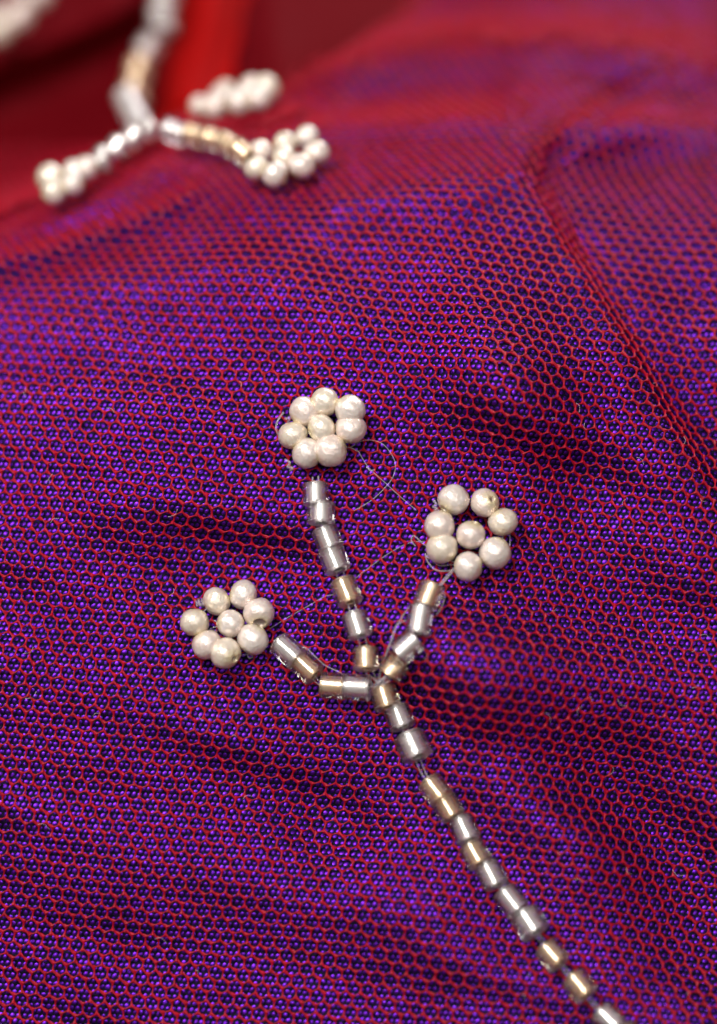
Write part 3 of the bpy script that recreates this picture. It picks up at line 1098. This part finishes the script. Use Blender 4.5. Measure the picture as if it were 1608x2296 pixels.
# --- loose transparent threads on the net
for lab, pts in (
    ('long clear thread slanting through the net between the left and right pearl flowers', [(1070, 2520, .1), (1150, 2470, .05), (1230, 2425, .1), (1300, 2385, .1), (1350, 2370, 0), (1450, 2290, .1), (1560, 2210, .1), (1640, 2170, .1), (1700, 2165, .2)]),
    ('clear looped thread on the net right of the upper pearl flower', [(1400, 1790, .2), (1460, 1760, .15), (1530, 1775, .15), (1578, 1840, .15), (1575, 1900, .15), (1540, 1950, .15), (1480, 2005, .1), (1410, 2045, .1)]),
    ('straight clear thread slanting down to the right pearl flower', [(1430, 1800, .2), (1475, 1870, .2), (1540, 1930, .25), (1600, 1985, .15), (1665, 2040, .15)])):
    o = tag(thread(None, pts, .036, 'loose_thread', M_FINE), lab, 'thread', 'loose clear threads on the tulle')
o = thread(None, [(1466, 1866, .3), (1482, 1882, .4), (1498, 1878, .3)], .06, 'loose_thread')
tag(o, 'tiny frayed thread end lying beside the loop of clear thread', 'thread', 'loose clear threads on the tulle')

# --- the blurred sprig far behind
fa = thing('pearl_flower', 1130, 640, 'blurred pearl flower at the end of the far amber bead branch', 'pearl flower', 'blurred pearl flowers in the distance')
for x, y, r, l in ((1043, 606, 50, .6), (1142, 575, 50, .6), (1228, 548, 50, .8), (1268, 610, 52, .5), (1026, 672, 52, .4), (1101, 698, 54, .2), (1205, 662, 54, .3)):
    pearl(fa, x, y, r, l, (-(y - 630), -(x - 1140), 5))
pearl(fa, 1137, 632, 50, 1.2, (1, 0, 0))
fb = thing('pearl_flower', 920, 390, 'far out-of-focus pearl flower seen edge-on against the red fold', 'pearl flower', 'blurred pearl flowers in the distance')
for x, y, r, l in ((800, 425, 44, 1), (858, 425, 54, .8), (905, 372, 52, 2), (955, 405, 56, 1.4), (1010, 352, 54, 2.4), (1062, 355, 58, 2), (1035, 390, 54, 1.2), (880, 395, 50, 1.5)):
    pearl(fb, x, y, r, l, (1, .4, .2))
fc = thing('pearl_flower', 260, 700, 'blurred pearls at the lower end of the far left branch on the dark crest', 'pearl flower', 'blurred pearl flowers in the distance')
for x, y, r, l in ((203, 712, 60, 1), (300, 690, 54, 1), (345, 672, 50, 1.2), (215, 765, 54, .3), (290, 735, 48, .3)):
    pearl(fc, x, y, r, l, (1, .3, .2))
fd = thing('pearl_flower', 60, 70, 'blurred pearl cluster cut off by the upper left corner', 'pearl flower', 'blurred pearl flowers in the distance')
for x, y, r, l in ((72, 62, 58, 2), (-8, 122, 58, 2), (150, -24, 56, 2), (-60, 40, 56, 1)):
    pearl(fd, x, y, r, l, (1, .3, .2))

G2 = 'blurred bead branches of the far sprig'
bl = thing('bead_branch', 500, 590, 'blurred pale bead branch descending left from the far junction', 'bead branch', G2)
for x0, y0, x1, y1 in ((386, 652, 432, 612), (447, 600, 494, 568), (508, 560, 556, 531), (570, 522, 615, 500)):
    bead(bl, x0, y0, x1, y1, 84, lift=1.3, lift2=.8, core=.68)
ba = thing('bead_branch', 850, 550, 'blurred amber bead branch between the far junction and its pearl flower', 'bead branch', G2)
bead(ba, 668, 520, 735, 532, 92, lift=2.2, label='clear bead catching a round highlight')
for x0, y0, x1, y1 in ((750, 533, 805, 544), (822, 547, 872, 560), (888, 565, 934, 586), (948, 594, 988, 622)):
    bead(ba, x0, y0, x1, y1, 88, True, lift=1.5, core=.62)
bs = thing('bead_string', 580, 300, 'blurred upright bead stem against the red folds at the upper left', 'bead string', G2)
for x0, y0, x1, y1, g in ((548, 500, 540, 432, False), (536, 410, 542, 332, True), (548, 308, 566, 242, True), (582, 222, 618, 145, False), (645, 118, 652, 30, False), (655, 10, 660, -80, False)):
    bead(bs, x0, y0 - 5, x1, y1 + 5, 96, g, lift=3.4, lift2=3.15, core=.68)

# --- lint
Vs, Fs, base = [], [], 0
for k in range(46):
    x, y = random.uniform(30, 2830), random.uniform(1500, 4080)
    a_ = random.uniform(0, 6.28)
    L_ = random.uniform(8, 26)
    pts = [wpt(x + math.cos(a_ + .5 * j) * L_ * j, y + math.sin(a_ + .5 * j) * L_ * j, .15 + .12 * (j % 2)) for j in range(3)]
    line = catmull(pts, 3)
    for i, p in enumerate(line):
        for q in range(3):
            an = 2.09 * q
            Vs.append(tuple(p + (Vector(RT) * math.cos(an) + Vector(UP) * math.sin(an)) * .013 * S))
    for i in range(len(line) - 1):
        for q in range(3):
            q2 = (q + 1) % 3
            Fs.append((base + i * 3 + q, base + i * 3 + q2, base + i * 3 + 3 + q2, base + i * 3 + 3 + q))
    base += len(line) * 3
tag(add('lint', mesh_np('lint', np.array(Vs), np.array(Fs), M_LINT)), 'tiny pale fibres scattered on the netting', kind='stuff')
